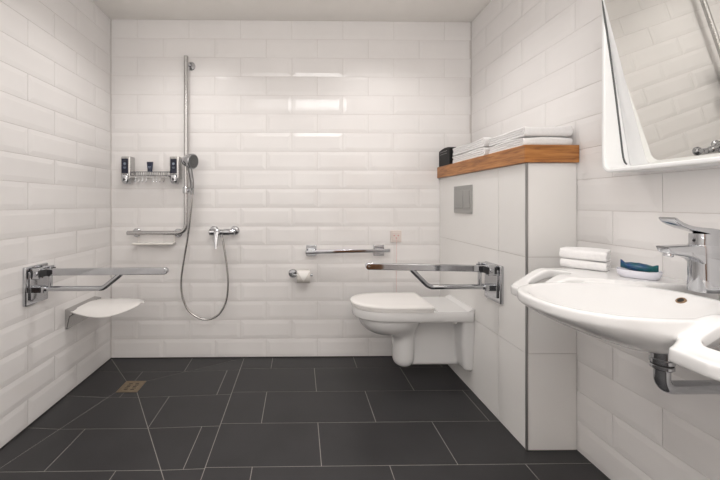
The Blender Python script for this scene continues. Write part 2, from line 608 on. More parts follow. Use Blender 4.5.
# ---- folded towels: one sheet folded twice, seen edge-on from the side
TG = {'bath_towel': 'folded bath towels on the wooden shelf', 'hand_towel': 'folded hand towels on the washbasin'}
def towel(x0, x1, y0, y1, z0, h, name, label, cat, seedv, rot=None, layers=4):
    t = h / layers
    rnd = random.Random(seedv)
    th = t * 0.985
    zc = [z0 + t * (i + 0.5) for i in range(layers)]
    ye = y1 - 0.004
    if layers == 4:
        ri, ro = (zc[2] - zc[1]) / 2, (zc[3] - zc[0]) / 2
        path = [(ye - 0.012, zc[2])]
        def arc(cy, cz, r, a0, a1, n=9):
            return [(cy + r * math.cos(a0 + (a1 - a0) * k / n), cz + r * math.sin(a0 + (a1 - a0) * k / n)) for k in range(n + 1)]
        yn = y0 + th / 2 + ro
        for k in range(1, 6):
            path.append((ye - 0.012 + (yn + 0.006 - ye + 0.012) * k / 6, zc[2]))
        path += arc(yn + 0.006, (zc[1] + zc[2]) / 2, ri, PI / 2, 1.5 * PI)
        rf = (zc[1] - zc[0]) / 2
        for k in range(1, 6):
            path.append((yn + 0.006 + (ye - rf - th / 2 - yn - 0.006) * k / 6, zc[1]))
        path += arc(ye - rf - th / 2, (zc[0] + zc[1]) / 2, rf, PI / 2, -PI / 2)
        for k in range(1, 6):
            path.append((ye - rf - th / 2 + (yn - ye + rf + th / 2) * k / 6, zc[0]))
        for k in range(17):
            a_ = 1.5 * PI - PI * k / 16
            c_, s_ = math.cos(a_), math.sin(a_)
            path.append((yn - 0.62 * ro * abs(c_) ** 0.62, (zc[0] + zc[3]) / 2 + ro * math.copysign(abs(s_) ** 0.62, s_)))
        for k in range(1, 7):
            path.append((yn + (ye - yn) * k / 6, zc[3]))
    P = [Vector((0, a, b)) for a, b in path]
    nx = 14
    ring_xs = [x0, x0 + 0.0025, x0 + 0.007] + [x0 + (x1 - x0) * k / 10 for k in range(1, 10)] + [x1 - 0.007, x1 - 0.0025, x1]
    rings = []
    for k, x in enumerate(ring_xs):
        edge = min(k, nx - k)
        th_k = th * (0.76 if edge == 0 else 0.94 if edge == 1 else 1.0)
        L, R = [], []
        for i, p in enumerate(P):
            d = (P[min(i + 1, len(P) - 1)] - P[max(i - 1, 0)]).normalized()
            nn = Vector((0, -d.z, d.y))
            dx = 0.0012 * math.sin(i * 0.7 + seedv) if edge == 0 else 0
            L.append(p + nn * th_k / 2 + Vector((x + dx, 0, 0)))
            R.append(p - nn * th_k / 2 + Vector((x + dx, 0, 0)))
        rings.append(L + R[::-1])
    bm = B()
    vr = [[bm.verts.new(p) for p in r] for r in rings]
    n = len(vr[0])
    for a, b in zip(vr, vr[1:]):
        for i in range(n):
            j = (i + 1) % n
            bm.faces.new((a[i], a[j], b[j], b[i]))
    m = n // 2
    for r in (vr[0], vr[-1]):
        for i in range(m - 1):
            bm.faces.new((r[i], r[i + 1], r[n - 2 - i], r[n - 1 - i]))
    # gentle sag so the stack looks soft
    for v in bm.verts:
        fz = (v.co.z - z0) / h
        v.co.z += fz * 0.004 * math.sin(v.co.x * 23 + seedv) * math.sin(v.co.y * 17 + seedv * 2)
    if rot:
        c, ang = rot
        bmesh.ops.rotate(bm, verts=bm.verts, cent=Vector(c), matrix=Matrix.Rotation(ang, 3, 'Z'))
    ctr = sum((v.co for v in bm.verts), Vector()) / len(bm.verts)
    o = obj(name, bm, M['towel'], smooth=60, origin=(ctr.x, ctr.y, z0))
    return tag(o, label, cat, TG[name])

towel(1.122, 1.370, 1.668, 1.995, ZS, 0.043, 'bath_towel', 'folded white bath towel lowest at the front corner of the wooden shelf', 'towel', 1)
towel(1.127, 1.366, 1.662, 2.000, ZS + 0.048, 0.048, 'bath_towel', 'folded white bath towel on top of the front stack on the wooden shelf', 'towel', 2)
towel(1.122, 1.340, 2.022, 2.465, ZS, 0.052, 'bath_towel', 'folded white bath towel lowest in the rear stack beside the black box', 'towel', 3)
towel(1.126, 1.345, 2.030, 2.470, ZS + 0.0575, 0.054, 'bath_towel', 'folded white bath towel on top of the rear stack on the wooden shelf', 'towel', 4)

# ---- black box at the back end of the shelf
t = thing('tissue_box', 'small black box with faint pale print at the back end of the wooden shelf', 'box', (1.18, 2.60, ZS))
bm = B()
pr = []
for k in range(13):
    a = k / 12
    pr.append((2.500 + 0.196 * a, ZS + 0.112 + 0.026 * math.sin(PI * (0.25 + 0.6 * a))))
pr = [(2.500, ZS)] + pr + [(2.696, ZS)]
loft(bm, [[(x, a, b) for a, b in pr] for x in (1.120, 1.232)])
obj('box_body', bm, M['black'], t, bevel=0.004)
bm = B()
for k in range(5):
    y0 = 2.545 + 0.005 * (k % 2)
    z = ZS + 0.108 - 0.017 * k
    yy = y0
    while yy < 2.66:
        L = random.uniform(0.008, 0.022)
        if k in (0, 1):
            box(bm, 1.1188, 1.1202, yy, yy + L, z, z + 0.004 if k else z + 0.006)
        yy += L + 0.007
obj('printed_lines', bm, M['greyprint'], t, smooth=0, label='rows of tiny pale print')

# ================================================================== FLUSH PLATE
t = thing('flush_plate', 'grey dual flush plate on the panelled casing above the toilet', 'flush plate', (BX, 2.314, 1.166))
bm = B()
box(bm, BX - 0.011, BX + 0.001, 2.192, 2.438, 1.166, 1.356)
obj('plate', bm, M['flushgrey'], t, bevel=0.003)
for y0, y1 in ((2.207, 2.290), (2.296, 2.424)):
    bm = B()
    box(bm, BX - 0.015, BX - 0.009, y0, y1, 1.203, 1.322)
    obj('button', bm, M['flushgrey'], t, bevel=0.002)

# ================================================================== FOLD-DOWN GRAB RAILS
def fold_rail(sign, wall, yc, zroot, ztip, label):
    """sign +1: projects towards +X from the left wall; -1: towards -X from the casing"""
    X = lambda s: wall + sign * s
    def bx(bm, s0, s1, y0, y1, z0, z1):
        return box(bm, min(X(s0), X(s1)), max(X(s0), X(s1)), y0, y1, z0, z1)
    t = thing('fold_down_rail', label, 'grab rail', (wall, yc, 0.78), 'fold-down grab rails')
    bm = B()
    bx(bm, -0.002, 0.018, yc - 0.083, yc + 0.083, 0.672, 0.886)
    p = obj('wall_plate', bm, M['chrome'], t, bevel=0.006)
    bm = B()
    bx(bm, 0.016, 0.026, yc - 0.060, yc + 0.060, 0.700, 0.858)
    obj('cover_plate', bm, M['chrome'], p, bevel=0.004)
    bm = B()
    zt = zroot + 0.030
    bx(bm, 0.022, 0.072, yc - 0.058, yc - 0.026, zroot - 0.030, zt)
    bx(bm, 0.022, 0.072, yc + 0.026, yc + 0.058, zroot - 0.030, zt)
    bx(bm, 0.022, 0.046, yc - 0.030, yc + 0.030, zroot - 0.018, zt - 0.004)
    h = obj('hinge', bm, M['chrome'], t, bevel=0.004)
    for s0, sw in ((0.020, 0.017), (0.066, 0.013)):  # dark blocks filling the gaps between the hinge plates
        bm = B()
        bx(bm, s0, s0 + sw, yc - 0.0595, yc + 0.0595, zroot - 0.020, zroot + 0.018)
        obj('gap_block', bm, M['rubber'], h, bevel=0.002, label='black block between the hinge plates')
    bm = B()
    lathe(bm, [(0.010, -0.062), (0.012, -0.060), (0.012, 0.060), (0.010, 0.062)], (X(0.052), yc, zroot), (0, 1, 0), 20)
    obj('pivot_pin', bm, M['chrome'], h)
    # flat bar with a rounded end
    s0, s1 = 0.050, 0.752
    bm = B()
    hh, rad = 0.019, 0.019
    out = []
    for k in range(13):
        a = -PI / 2 + PI * k / 12
        out.append((s1 - rad + rad * math.cos(a), hh * math.sin(a)))
    out = [(s0, -hh)] + out + [(s0, hh)]
    def zz(s):
        return zroot + (ztip - zroot) * (s - s0) / (s1 - s0)
    loft(bm, [[(X(s), yc + y, zz(s) + z) for s, z in out] for y in (-0.014, 0.014)])
    b = obj('bar', bm, M['chrome'], t, bevel=0.004)
    bm = B()
    lathe(bm, [(0.004, -0.0148), (0.006, -0.0146), (0.006, 0.0146), (0.004, 0.0148)], (X(s1 - rad), yc, zz(s1 - rad)), (0, 1, 0), 16)
    obj('end_screw', bm, M['satin'], b)
    # brace tube
    zb = 0.752
    pts = fillet([(X(0.020), yc, zb), (X(0.385), yc, zb), (X(0.485), yc, zz(0.485) - 0.016)], 0.06)
    bm = B()
    tube(bm, pts, 0.0145, 20)
    obj('brace', bm, M['chrome'], t)
    bm = B()
    bx(bm, 0.082, 0.098, yc - 0.009, yc + 0.009, zb, zz(0.09) - 0.016)
    obj('link', bm, M['chrome'], t, bevel=0.003)
    bm = B()
    bx(bm, 0.016, 0.070, yc - 0.026, yc + 0.026, zb - 0.019, zb + 0.017)
    obj('lower_bracket', bm, M['chrome'], t, bevel=0.004)
    return t

fold_rail(1, XL, 1.930, 0.846, 0.851, 'chrome fold-down grab rail on the left wall above the white shower seat')
fold_rail(-1, BX, 1.938, 0.857, 0.873, 'chrome fold-down grab rail beside the toilet, fixed to the panelled casing')

# ================================================================== SHOWER SEAT
t = thing('fold_down_bench', 'white curved fold-down shower seat on the left wall', 'seat', (XL, 2.335, 0.50))
bm = B()
pr = [(XL - 0.002, 0.428), (XL + 0.012, 0.428), (XL + 0.030, 0.512), (XL + 0.048, 0.522), (XL + 0.048, 0.548), (XL - 0.002, 0.556)]
loft(bm, [[(x, y, z) for x, z in pr] for y in (2.178, 2.494)])
br = obj('bracket', bm, M['satin'], t, bevel=0.003)
bm = B()
nxs, nys = 26, 26
def seat_pt(i, j, low):
    a = i / nxs
    yv = (j / nys) * 2 - 1
    hw = 0.163 * (1 - max(0, (a - 0.15) / 0.855) ** 3.4) ** (1 / 2.6)
    x = XL + 0.040 + a * 0.372
    y = 2.337 + yv * hw
    e = abs(yv) ** 2.0
    z = 0.552 + 0.004 * a - 0.008 * math.sin(PI * a) * (1 - e)
    if yv < 0:
        z -= e * (0.006 + 0.040 * math.sin(PI * min(1, a)) ** 0.9)
    else:
        z -= e * 0.018
    if low:
        z -= 0.011 * (1 - max(abs(yv), a if a > 0.5 else 0) ** 6) + 0.005
    return (x, y, z)
for low in (0, 1):
    g = [[bm.verts.new(seat_pt(i, j, low)) for j in range(nys + 1)] for i in range(nxs + 1)]
    for i in range(nxs):
        for j in range(nys):
            bm.faces.new((g[i][j], g[i + 1][j], g[i + 1][j + 1], g[i][j + 1]))
    if low == 0:
        top = g
    else:
        rim = lambda q: [q[i][0] for i in range(nxs + 1)] + [q[nxs][j] for j in range(1, nys + 1)] + [q[i][nys] for i in range(nxs - 1, -1, -1)] + [q[0][j] for j in range(nys - 1, 0, -1)]
        A, Bq = rim(top), rim(g)
        for i in range(len(A)):
            j = (i + 1) % len(A)
            bm.faces.new((A[i], A[j], Bq[j], Bq[i]))
bmesh.ops.remove_doubles(bm, verts=bm.verts, dist=1e-5)
obj('seat', bm, M['seatplastic'], t, smooth=50, label='white moulded seat')

# ================================================================== SHOWER RAIL, HAND SHOWER, HOSE, MIXER
t = thing('shower_grab_rail', 'tall L-shaped steel grab rail on the back wall carrying the hand shower', 'grab rail', (-0.881, YB, 1.0))
bm = B()
RX, RY, RZ = -0.881, 2.640, 1.004
tube(bm, fillet([(RX, RY, 2.379), (RX, RY, RZ), (-1.336, RY, RZ)], 0.075, 12), 0.0165, 24)
obj('rail', bm, M['satin'], t, bevel=0.002)
for x, z, bx_, bz in ((-0.864, 2.327, RX, 2.327), (-1.292, 1.001, -1.280, RZ), (-0.964, 0.998, -0.955, RZ)):
    bm = B()
    lathe(bm, [(0.034, -0.004), (0.034, 0.006), (0.031, 0.009), (0.013, 0.011), (0.011, 0.014)], (x, YB, z), (0, -1, 0), 32)
    f = obj('flange', bm, M['chrome'], t)
    bm = B()
    tube(bm, [(x, YB - 0.010, z), (bx_, RY + 0.004, bz)], 0.011, 16)
    obj('post', bm, M['chrome'], f)
bm = B()
lathe(bm, [(0.0225, -0.024), (0.025, -0.020), (0.025, 0.020), (0.0225, 0.024)], (RX, RY, 1.335), (0, 0, 1), 24)
tube(bm, [(RX + 0.015, RY, 1.335), (RX + 0.062, RY - 0.062, 1.335)], 0.0105, 14)
lathe(bm, [(0.015, -0.018), (0.018, 0.018)], (RX + 0.065, RY - 0.066, 1.335), (0.1, -0.2, 1), 20)
obj('slider', bm, M['chrome'], t)

# pale soap shelf under the horizontal part of the rail
t = thing('soap_shelf', 'thin pale shelf just below the horizontal part of the shower rail', 'shelf', (-1.13, YB, 0.92))
bm = B()
box(bm, -1.295, -0.985, 2.632, YB + 0.001, 0.912, 0.926)
obj('shelf_plate', bm, M['acrylic'], t, bevel=0.004)
for x in (-1.272, -0.992):
    bm = B()
    tube(bm, [(x, 2.690, 0.924), (x, 2.690, 0.970)], 0.004, 10)
    obj('bracket', bm, M['acrylic'], t)

# hand shower
HC = Vector((-0.806, 2.555, 1.550))
HN = Vector((0.90, -0.42, -0.12)).normalized()
t = thing('hand_shower', 'round chrome hand shower clipped to the tall shower rail', 'shower head', (RX + 0.065, RY - 0.066, 1.335))
bm = B()
lathe(bm, [(0.010, -0.088), (0.026, -0.085), (0.038, -0.070), (0.050, -0.034), (0.056, -0.012), (0.058, 0.0), (0.058, 0.008), (0.053, 0.012)], HC, HN, 40)
obj('head', bm, M['chrome'], t)
bm = B()
lathe(bm, [(0.0515, 0.0115), (0.050, 0.0145), (0.030, 0.0155), (0.016, 0.0135), (0.002, 0.0130)], HC, HN, 40)
fc = obj('spray_face', bm, M['sprayface'], t, label='dark grey spray face')
bm = B()
s_ = HN.cross(Vector((0, 0, 1))).normalized()
u_ = s_.cross(HN)
for rr, nn in ((0.024, 8), (0.038, 14)):
    for k in range(nn):
        a = 2 * PI * k / nn
        lathe(bm, [(0.0026, 0.013), (0.0018, 0.0175)], HC + (s_ * math.cos(a) + u_ * math.sin(a)) * rr, HN, 8)
obj('nozzles', bm, M['rubber'], fc)
bm = B()
hb = Vector((RX + 0.068, RY - 0.070, 1.300))
hp = catmull([HC - HN * 0.030 + Vector((0.0, 0, -0.030)), HC - HN * 0.024 + Vector((0.004, 0.0, -0.075)), hb + Vector((0.001, 0, 0.09)), hb + Vector((0, 0, 0.03)), hb], 6)
tube(bm, hp, [0.017 - 0.006 * k / (len(hp) - 1) for k in range(len(hp))], 20)
obj('handle', bm, M['darkchrome'], t)

# hose
def pix(x, y, Y):
    """point of the photograph on the plane at depth Y, from the surveyed camera"""
    r, u = (x - 304.1268) / 337.84, -(y - 203.4185) / 337.84
    c, s = math.cos(0.0142), math.sin(0.0142)
    d = Vector((r * c + s, -r * s + c, u))
    return Vector((0, 0, 1.2334)) + d * (Y / d.y)
hs = [pix(x, y, Y) for x, y, Y in ((190.6, 214, 2.58), (187.6, 238, 2.60), (183.6, 262, 2.62), (181.2, 281, 2.63), (183.0, 299, 2.63), (190.5, 312.5, 2.63),
                                   (204.5, 319.5, 2.63), (217.5, 315.5, 2.63), (225.5, 303, 2.63), (228.0, 285, 2.63), (226.6, 265, 2.63), (223.2, 243, 2.63))]
mixz = 1.010
hs = [hb + Vector((0, 0, 0.012)), hb + Vector((-0.001, 0, -0.03))] + hs + [Vector((-0.604, 2.632, mixz - 0.034))]
bm = B()
cp = catmull(hs, 14)
tube(bm, cp, [0.0074 + 0.0006 * (k % 2) for k in range(len(cp))], 12)
tag(obj('shower_hose', bm, M['hose'], smooth=60, origin=hs[-1]), 'slim metal shower hose hanging in a loop on the back wall', 'hose')

# mixer
MXL, MXR, MY = -0.700, -0.502, 2.640
t = thing('shower_mixer', 'chrome lever shower mixer on the back wall right of the hose loop', 'tap', (-0.58, YB, mixz))
bm = B()
prof = [(0.020, 0.0), (0.026, 0.004), (0.026, 0.060), (0.022, 0.066), (0.022, 0.108), (0.025, 0.112), (0.025, 0.156), (0.021, 0.162), (0.021, 0.195), (0.017, 0.198)]
lathe(bm, prof, (MXL, MY, mixz), (1, 0, 0), 28)
obj('mixer_body', bm, M['chrome'], t)
for x in (MXL + 0.022, MXR - 0.012):
    bm = B()
    lathe(bm, [(0.036, -0.004), (0.036, 0.010), (0.030, 0.018), (0.018, 0.022), (0.016, 0.060)], (x, YB, mixz + 0.006), (0, -1, 0), 32)
    obj('escutcheon', bm, M['chrome'], t)
bm = B()
LX = -0.634
lathe(bm, [(0.021, 0.0), (0.025, 0.006), (0.025, 0.030), (0.018, 0.036)], (LX + 0.002, MY - 0.016, mixz), (0, -1, 0), 28)
lp = [(LX, MY - 0.046, mixz + 0.006, 0.018), (LX - 0.002, MY - 0.058, mixz - 0.030, 0.017), (LX - 0.001, MY - 0.066, mixz - 0.075, 0.013), (LX + 0.002, MY - 0.074, mixz - 0.118, 0.009)]
rings = []
for x, y, z, wv in lp:
    rings.append([(x + a, y + b * 0.9, z) for a, b in superell(wv, 0.007, 3, 20)])
loft(bm, rings)
obj('lever', bm, M['chrome'], t)
bm = B()
lathe(bm, [(0.011, 0), (0.011, 0.022), (0.0095, 0.024)], (-0.604, MY - 0.008, mixz - 0.016), (0, 0, -1), 18)
obj('hose_outlet', bm, M['chrome'], t)

# ================================================================== DISPENSERS AND WIRE SHELF
def dispenser(xc, label):
    t = thing('soap_dispenser', label, 'soap dispenser', (xc, YB, 1.385), 'wall-mounted soap dispensers')
    w, y0 = 0.078, 2.628
    bm = B()
    rings = []
    for z, k in ((1.425, 0.97), (1.430, 1), (1.588, 1), (1.596, 0.96)):
        rings.append([(xc + a * k, (y0 + YB) / 2 + b * k, z) for a, b in rrect(w, YB - y0, 0.014)])
    loft(bm, rings)
    obj('body', bm, M['satin'], t)
    bm = B()
    box(bm, xc - 0.030, xc + 0.020, y0 - 0.003, y0 + 0.004, 1.466, 1.580)
    wn = obj('window', bm, M['navywin'], t, bevel=0.002, label='dark navy window')
    bm = B()
    lathe(bm, [(0.010, 0), (0.010, 0.0012)], (xc - 0.005, y0 - 0.0028, 1.540), (0, -1, 0), 24)
    box(bm, xc - 0.016, xc + 0.006, y0 - 0.0042, y0 - 0.0028, 1.512, 1.515)
    box(bm, xc - 0.013, xc + 0.003, y0 - 0.0042, y0 - 0.0028, 1.504, 1.507)
    obj('emblem', bm, M['print'], wn, smooth=0, label='pale emblem and print')
    bm = B()
    rings = []
    for z, k, dy in ((1.384, 0.55, 0.004), (1.390, 0.78, -0.003), (1.405, 0.95, -0.010), (1.435, 1.0, -0.012), (1.455, 0.97, -0.008), (1.466, 0.90, 0.002)):
        rings.append([(xc - 0.004 + a * k, 2.662 + dy + b * k, z) for a, b in rrect(0.062, 0.072, 0.024)])
    loft(bm, rings)
    pb = obj('push_lever', bm, M['chrome'], t)
    bm = B()
    yy = 2.662 - 0.012 - 0.0368
    v = [bm.verts.new(p) for y in (yy, yy + 0.004) for p in ((xc - 0.010, y, 1.432), (xc - 0.010, y, 1.408), (xc + 0.008, y, 1.420))]
    bm.faces.new(v[:3]); bm.faces.new(v[3:][::-1])
    for i in range(3):
        j = (i + 1) % 3
        bm.faces.new((v[i], v[j], v[3 + j], v[3 + i]))
    obj('arrow_mark', bm, M['rubber'], pb, smooth=0, label='dark triangular mark')
dispenser(-1.342, 'chrome soap dispenser with navy window at the left end of the wire shelf')
dispenser(-0.968, 'chrome soap dispenser with navy window nearest the round hand shower')

t = thing('wire_shelf', 'chrome wire shelf with hooks between the two soap dispensers', 'shelf', (-1.155, YB, 1.44))
xa, xb = -1.304, -1.006
bm = B()
for z, r in ((1.476, 0.0038), (1.446, 0.0045)):
    tube(bm, fillet([(xa, YB - 0.002, z), (xa, 2.618, z), (xb, 2.618, z), (xb, YB - 0.002, z)], 0.016), r, 10)
obj('frame', bm, M['darkchrome'], t)
bm = B()
for k in range(17):
    x = xa + 0.012 + (xb - xa - 0.024) * k / 16
    tube(bm, [(x, YB - 0.002, 1.446), (x, 2.617, 1.446), (x, 2.617, 1.476)], 0.0027, 8)
obj('wire_base', bm, M['darkchrome'], t)
bm = B()
box(bm, xa + 0.004, xb - 0.004, 2.6155, 2.6195, 1.432, 1.450)
obj('front_rail', bm, M['satin'], t, bevel=0.001)
for k in range(8):
    x = xa + 0.045 + (0.082 / 3) * (k % 4) + (0.135 if k >= 4 else 0)
    bm = B()
    tube(bm, fillet([(x, 2.616, 1.440), (x, 2.616, 1.398), (x, 2.600, 1.398), (x, 2.600, 1.408)], 0.008), 0.0022, 8)
    obj('hook', bm, M['chrome'], t)

# standing tube of lotion, small soap
t = thing('lotion_tube', 'small navy tube standing on its white cap in the wire shelf', 'toiletry tube', (-1.166, 2.655, 1.449))
bm = B()
lathe(bm, [(0.012, 0), (0.0135, 0.002), (0.0135, 0.028), (0.011, 0.030)], (-1.166, 2.655, 1.449), (0, 0, 1), 24)
obj('cap', bm, M['whiteplastic'], t, label='white cap')
bm = B()
rings = []
for z, a, b in ((1.478, 0.0155, 0.0150), (1.484, 0.0175, 0.0165), (1.510, 0.0205, 0.0130), (1.535, 0.0235, 0.0070), (1.552, 0.0250, 0.0022), (1.558, 0.0250, 0.0018)):
    rings.append([(-1.166 + p, 2.655 + q, z) for p, q in superell(a, b, 2, 28)])
loft(bm, rings)
tb = obj('tube', bm, M['navy'], t, label='navy squeeze tube')
bm = B()
box(bm, -1.176, -1.156, 2.6375, 2.6455, 1.516, 1.520)
box(bm, -1.174, -1.158, 2.6365, 2.6445, 1.508, 1.511)
obj('print', bm, M['print'], tb, smooth=0, label='pale lines of print')
bm = B()
rings = []
for z, k in ((1.4485, 0.85), (1.452, 1.0), (1.476, 1.0), (1.482, 0.8)):
    rings.append([(-1.070 + a * k, 2.655 + b * k, z) for a, b in rrect(0.060, 0.040, 0.014)])
loft(bm, rings)
tag(obj('soap_bar', bm, M['paper'], origin=(-1.07, 2.655, 1.449)), 'small white soap lying in the wire shelf right of the navy tube', 'soap')

# ================================================================== BACK WALL: HORIZONTAL RAIL, PAPER, CALL SWITCH
t = thing('wall_rail', 'short horizontal chrome rail with two square mounts behind the toilet', 'grab rail', (0.38, YB, 0.857))
for xa_, xb_ in ((0.056, 0.136), (0.594, 0.680)):
    bm = B()
    box(bm, xa_, xb_, YB - 0.014, YB + 0.002, 0.814, 0.900)
    mp_ = obj('mount', bm, M['chrome'], t, bevel=0.004)
    bm = B()
    box(bm, xa_ + 0.012, xb_ - 0.012, 2.650, YB - 0.010, 0.844, 0.872)
    obj('arm', bm, M['chrome'], mp_, bevel=0.004)
bm = B()
out = rrect(0.020, 0.026, 0.004)
loft(bm, [[(x, 2.642 + a, z + b) for a, b in out] for x, z in ((0.048, 0.852), (0.712, 0.864))])
obj('bar', bm, M['chrome'], t, bevel=0.002)

t = thing('paper_holder', 'small chrome toilet paper holder on the back wall', 'paper holder', (-0.055, YB, 0.672))
bm = B()
lathe(bm, [(0.034, -0.004), (0.034, 0.008), (0.030, 0.012), (0.012, 0.014), (0.011, 0.018)], (-0.052, YB, 0.674), (0, -1, 0), 32)
obj('flange', bm, M['chrome'], t)
bm = B()
tube(bm, fillet([(-0.052, YB - 0.012, 0.674), (-0.052, 2.640, 0.674), (0.096, 2.640, 0.674)], 0.02), 0.0075, 14)
lathe(bm, [(0.009, 0), (0.012, 0.003), (0.012, 0.008), (0.009, 0.011)], (0.092, 2.640, 0.674), (1, 0, 0), 18)
obj('arm', bm, M['chrome'], t)
t = thing('toilet_roll', 'white toilet roll with its end folded to a point on the holder', 'toilet paper', (0.032, 2.640, 0.661))
RC = Vector((0.032, 2.640, 0.6630))
bm = B()
lathe(bm, [(0.0205, -0.050), (0.048, -0.050), (0.050, -0.048), (0.050, 0.048), (0.048, 0.050), (0.0205, 0.050), (0.0205, -0.050)], RC, (1, 0, 0), 40)
obj('roll', bm, M['shadedroll'], t)
bm = B()
lathe(bm, [(0.0185, -0.0505), (0.0205, -0.0505), (0.0205, 0.0505), (0.0185, 0.0505), (0.0185, -0.0505)], RC, (1, 0, 0), 32)
obj('core', bm, M['card'], t)
bm = B()
# folded triangle hugging the front of the roll
def rollp(x, a, r=0.0515):
    return (RC.x + x, RC.y - r * math.cos(a), RC.z + r * math.sin(a))
nseg = 12
gl, gr_ = [], []
for k in range(nseg + 1):
    a = math.radians(58 - 88 * k / nseg)
    w = 0.049 * (1 - k / nseg) + 0.0008
    gl.append((rollp(-w, a, 0.0525), rollp(-w, a, 0.0565)))
    gr_.append((rollp(w, a, 0.0525), rollp(w, a, 0.0565)))
for side in (0, 1):
    L = [bm.verts.new(p[side]) for p in gl]
    R = [bm.verts.new(p[side]) for p in gr_]
    for i in range(nseg):
        bm.faces.new((L[i], R[i], R[i + 1], L[i + 1]))
    if side == 0:
        L0, R0 = L, R
for i in range(nseg):
    bm.faces.new((L0[i], L0[i + 1], L[i + 1], L[i]))
    bm.faces.new((R0[i], R[i], R[i + 1], R0[i + 1]))
bm.faces.new((L0[0], L[0], R[0], R0[0]))
bm.faces.new((L0[-1], R0[-1], R[-1], L[-1]))
obj('folded_point', bm, M['paper'], t, label='triangular folded end')

t = thing('call_switch', 'square pinkish emergency switch with thin red pull cord on the back wall', 'switch', (0.775, YB, 0.97))
bm = B()
box(bm, 0.732, 0.820, YB - 0.010, YB + 0.002, 0.922, 1.016)
pl = obj('cover', bm, M['switch'], t, bevel=0.003)
bm = B()
box(bm, 0.744, 0.808, YB - 0.014, YB - 0.008, 0.936, 1.003)
obj('rocker', bm, M['switch'], pl, bevel=0.002)
bm = B()
for x, z in ((0.760, 0.976), (0.792, 0.976), (0.777, 0.956)):
    lathe(bm, [(0.004, 0), (0.004, 0.002)], (x, YB - 0.0135, z), (0, -1, 0), 12)
obj('red_marks', bm, M['red'], pl, label='small red marks')
bm = B()
tube(bm, [(0.7775, YB - 0.014, 0.956), (0.7775, YB - 0.017, 0.930), (0.7775, YB - 0.012, 0.78), (0.7775, YB - 0.012, 0.44)], 0.0013, 8)
obj('cord', bm, M['redcord'], t, label='thin red pull cord')

# ================================================================== TOILET
TY = 2.338
HWT = 0.183
t = thing('toilet', 'white wall-hung toilet with closed lid on the panelled casing', 'toilet', (BX, TY, 0.15))
def dplan(x0, x1, hw, front, seg=28, n=2.25, rr=0.012):
    """D outline: rounded towards -X"""
    out = []
    xc = x0 + front
    for k in range(seg + 1):
        a = PI / 2 + PI * k / seg
        c, s = math.cos(a), math.sin(a)
        out.append((xc + front * math.copysign(abs(c) ** (2 / n), c), TY + hw * math.copysign(abs(s) ** (2 / n), s)))
    out += [(x1 - rr, TY - hw), (x1, TY - hw + rr), (x1, TY + hw - rr), (x1 - rr, TY + hw)]
    return out
bm = B()
rings = []
for z, ins in ((0.466, 0.008), (0.472, 0.002), (0.480, 0.0), (0.524, 0.0), (0.530, 0.003)):
    rings.append([(x, y, z) for x, y in dplan(0.366 + ins, BX, HWT - ins, 0.285 - ins)])
loft(bm, rings)
rm = obj('rim', bm, M['ceramic'], t)
bm = B()
box(bm, 0.892, BX, TY - HWT + 0.004, TY + HWT - 0.004, 0.520, 0.536)
v = [(1.085, 0.534), (BX, 0.534), (BX, 0.552), (1.108, 0.548)]
loft(bm, [[(x, y, z) for x, z in v] for y in (TY - HWT + 0.004, TY + HWT - 0.004)])
obj('deck', bm, M['ceramic'], rm, bevel=0.004)

def toilet_body(P):
    X, Y, Z = P
    y = Y - TY
    # bowl: half ellipsoid under the rim
    bowl = ((np.abs((X - 0.620) / 0.215) ** 2.2 + np.abs(y / 0.165) ** 2.2 + (np.maximum(0.475 - Z, 0) / 0.142) ** 2.2) ** (1 / 2.2) - 1) * 0.135
    # trap column, leaning slightly
    tt = np.clip((0.40 - Z) / 0.25, 0, 1)
    xc = 0.738 - 0.020 * tt
    rx = 0.094 - 0.018 * tt
    ry = 0.118 - 0.030 * tt
    trap = (np.sqrt(((X - xc) / rx) ** 2 + (y / ry) ** 2) - 1) * 0.085
    low = np.sqrt(((X - 0.718) / 0.076) ** 2 + (y / 0.088) ** 2 + (np.minimum(Z - 0.178, 0) / 0.070) ** 2) - 1
    trap = smax(trap, low * 0.065, 0.02)
    web = rbox(P, (0.93, TY, 0.305), (0.20, 0.034, 0.183), 0.02)
    hw = 0.150 + 0.022 * np.clip((Z - 0.16) / 0.3, 0, 1)
    fl = smax(np.abs(y) - hw, 1.060 - X + 0.018 * np.clip((0.30 - Z) / 0.15, 0, 1), 0.025)
    fl = smax(fl, 0.130 - Z, 0.03)
    d = smin(bowl, trap, 0.045)
    d = smin(d, web, 0.012)
    d = smin(d, fl, 0.016)
    d = np.maximum(d, Z - 0.469)
    d = np.maximum(d, X - BX - 0.003)
    return d
bm = solid(toilet_body, (0.38, TY - 0.20, 0.085), (BX, TY + 0.20, 0.475), 0.0055, 3)
obj('bowl', bm, M['ceramic'], t, smooth=60)
bm = B()
rings = []
for z, ins in ((0.528, 0.006), (0.531, 0.001), (0.543, 0.0), (0.546, 0.003)):
    rings.append([(x, y, z) for x, y in dplan(0.360 + ins, 0.868 - ins, HWT + 0.001 - ins, 0.285 - ins)])
loft(bm, rings)
obj('seat', bm, M['seatplastic'], t)
bm = B()
rings = []
for z, ins in ((0.5465, 0.004), (0.549, 0.0), (0.560, 0.0), (0.566, 0.004), (0.5695, 0.014), (0.571, 0.05)):
    rings.append([(x, y, z) for x, y in dplan(0.354 + ins, 0.872 - ins * 0.6, HWT + 0.003 - ins, 0.288 - ins)])
loft(bm, rings)
obj('lid', bm, M['seatplastic'], t)
for s in (-1, 1):
    bm = B()
    lathe(bm, [(0.011, -0.03), (0.012, 0.0), (0.012, 0.022), (0.009, 0.025)], (0.872, TY + s * 0.075, 0.548), (-0.001, s, 0), 18)
    obj('hinge', bm, M['seatplastic'], t)
bm = B()
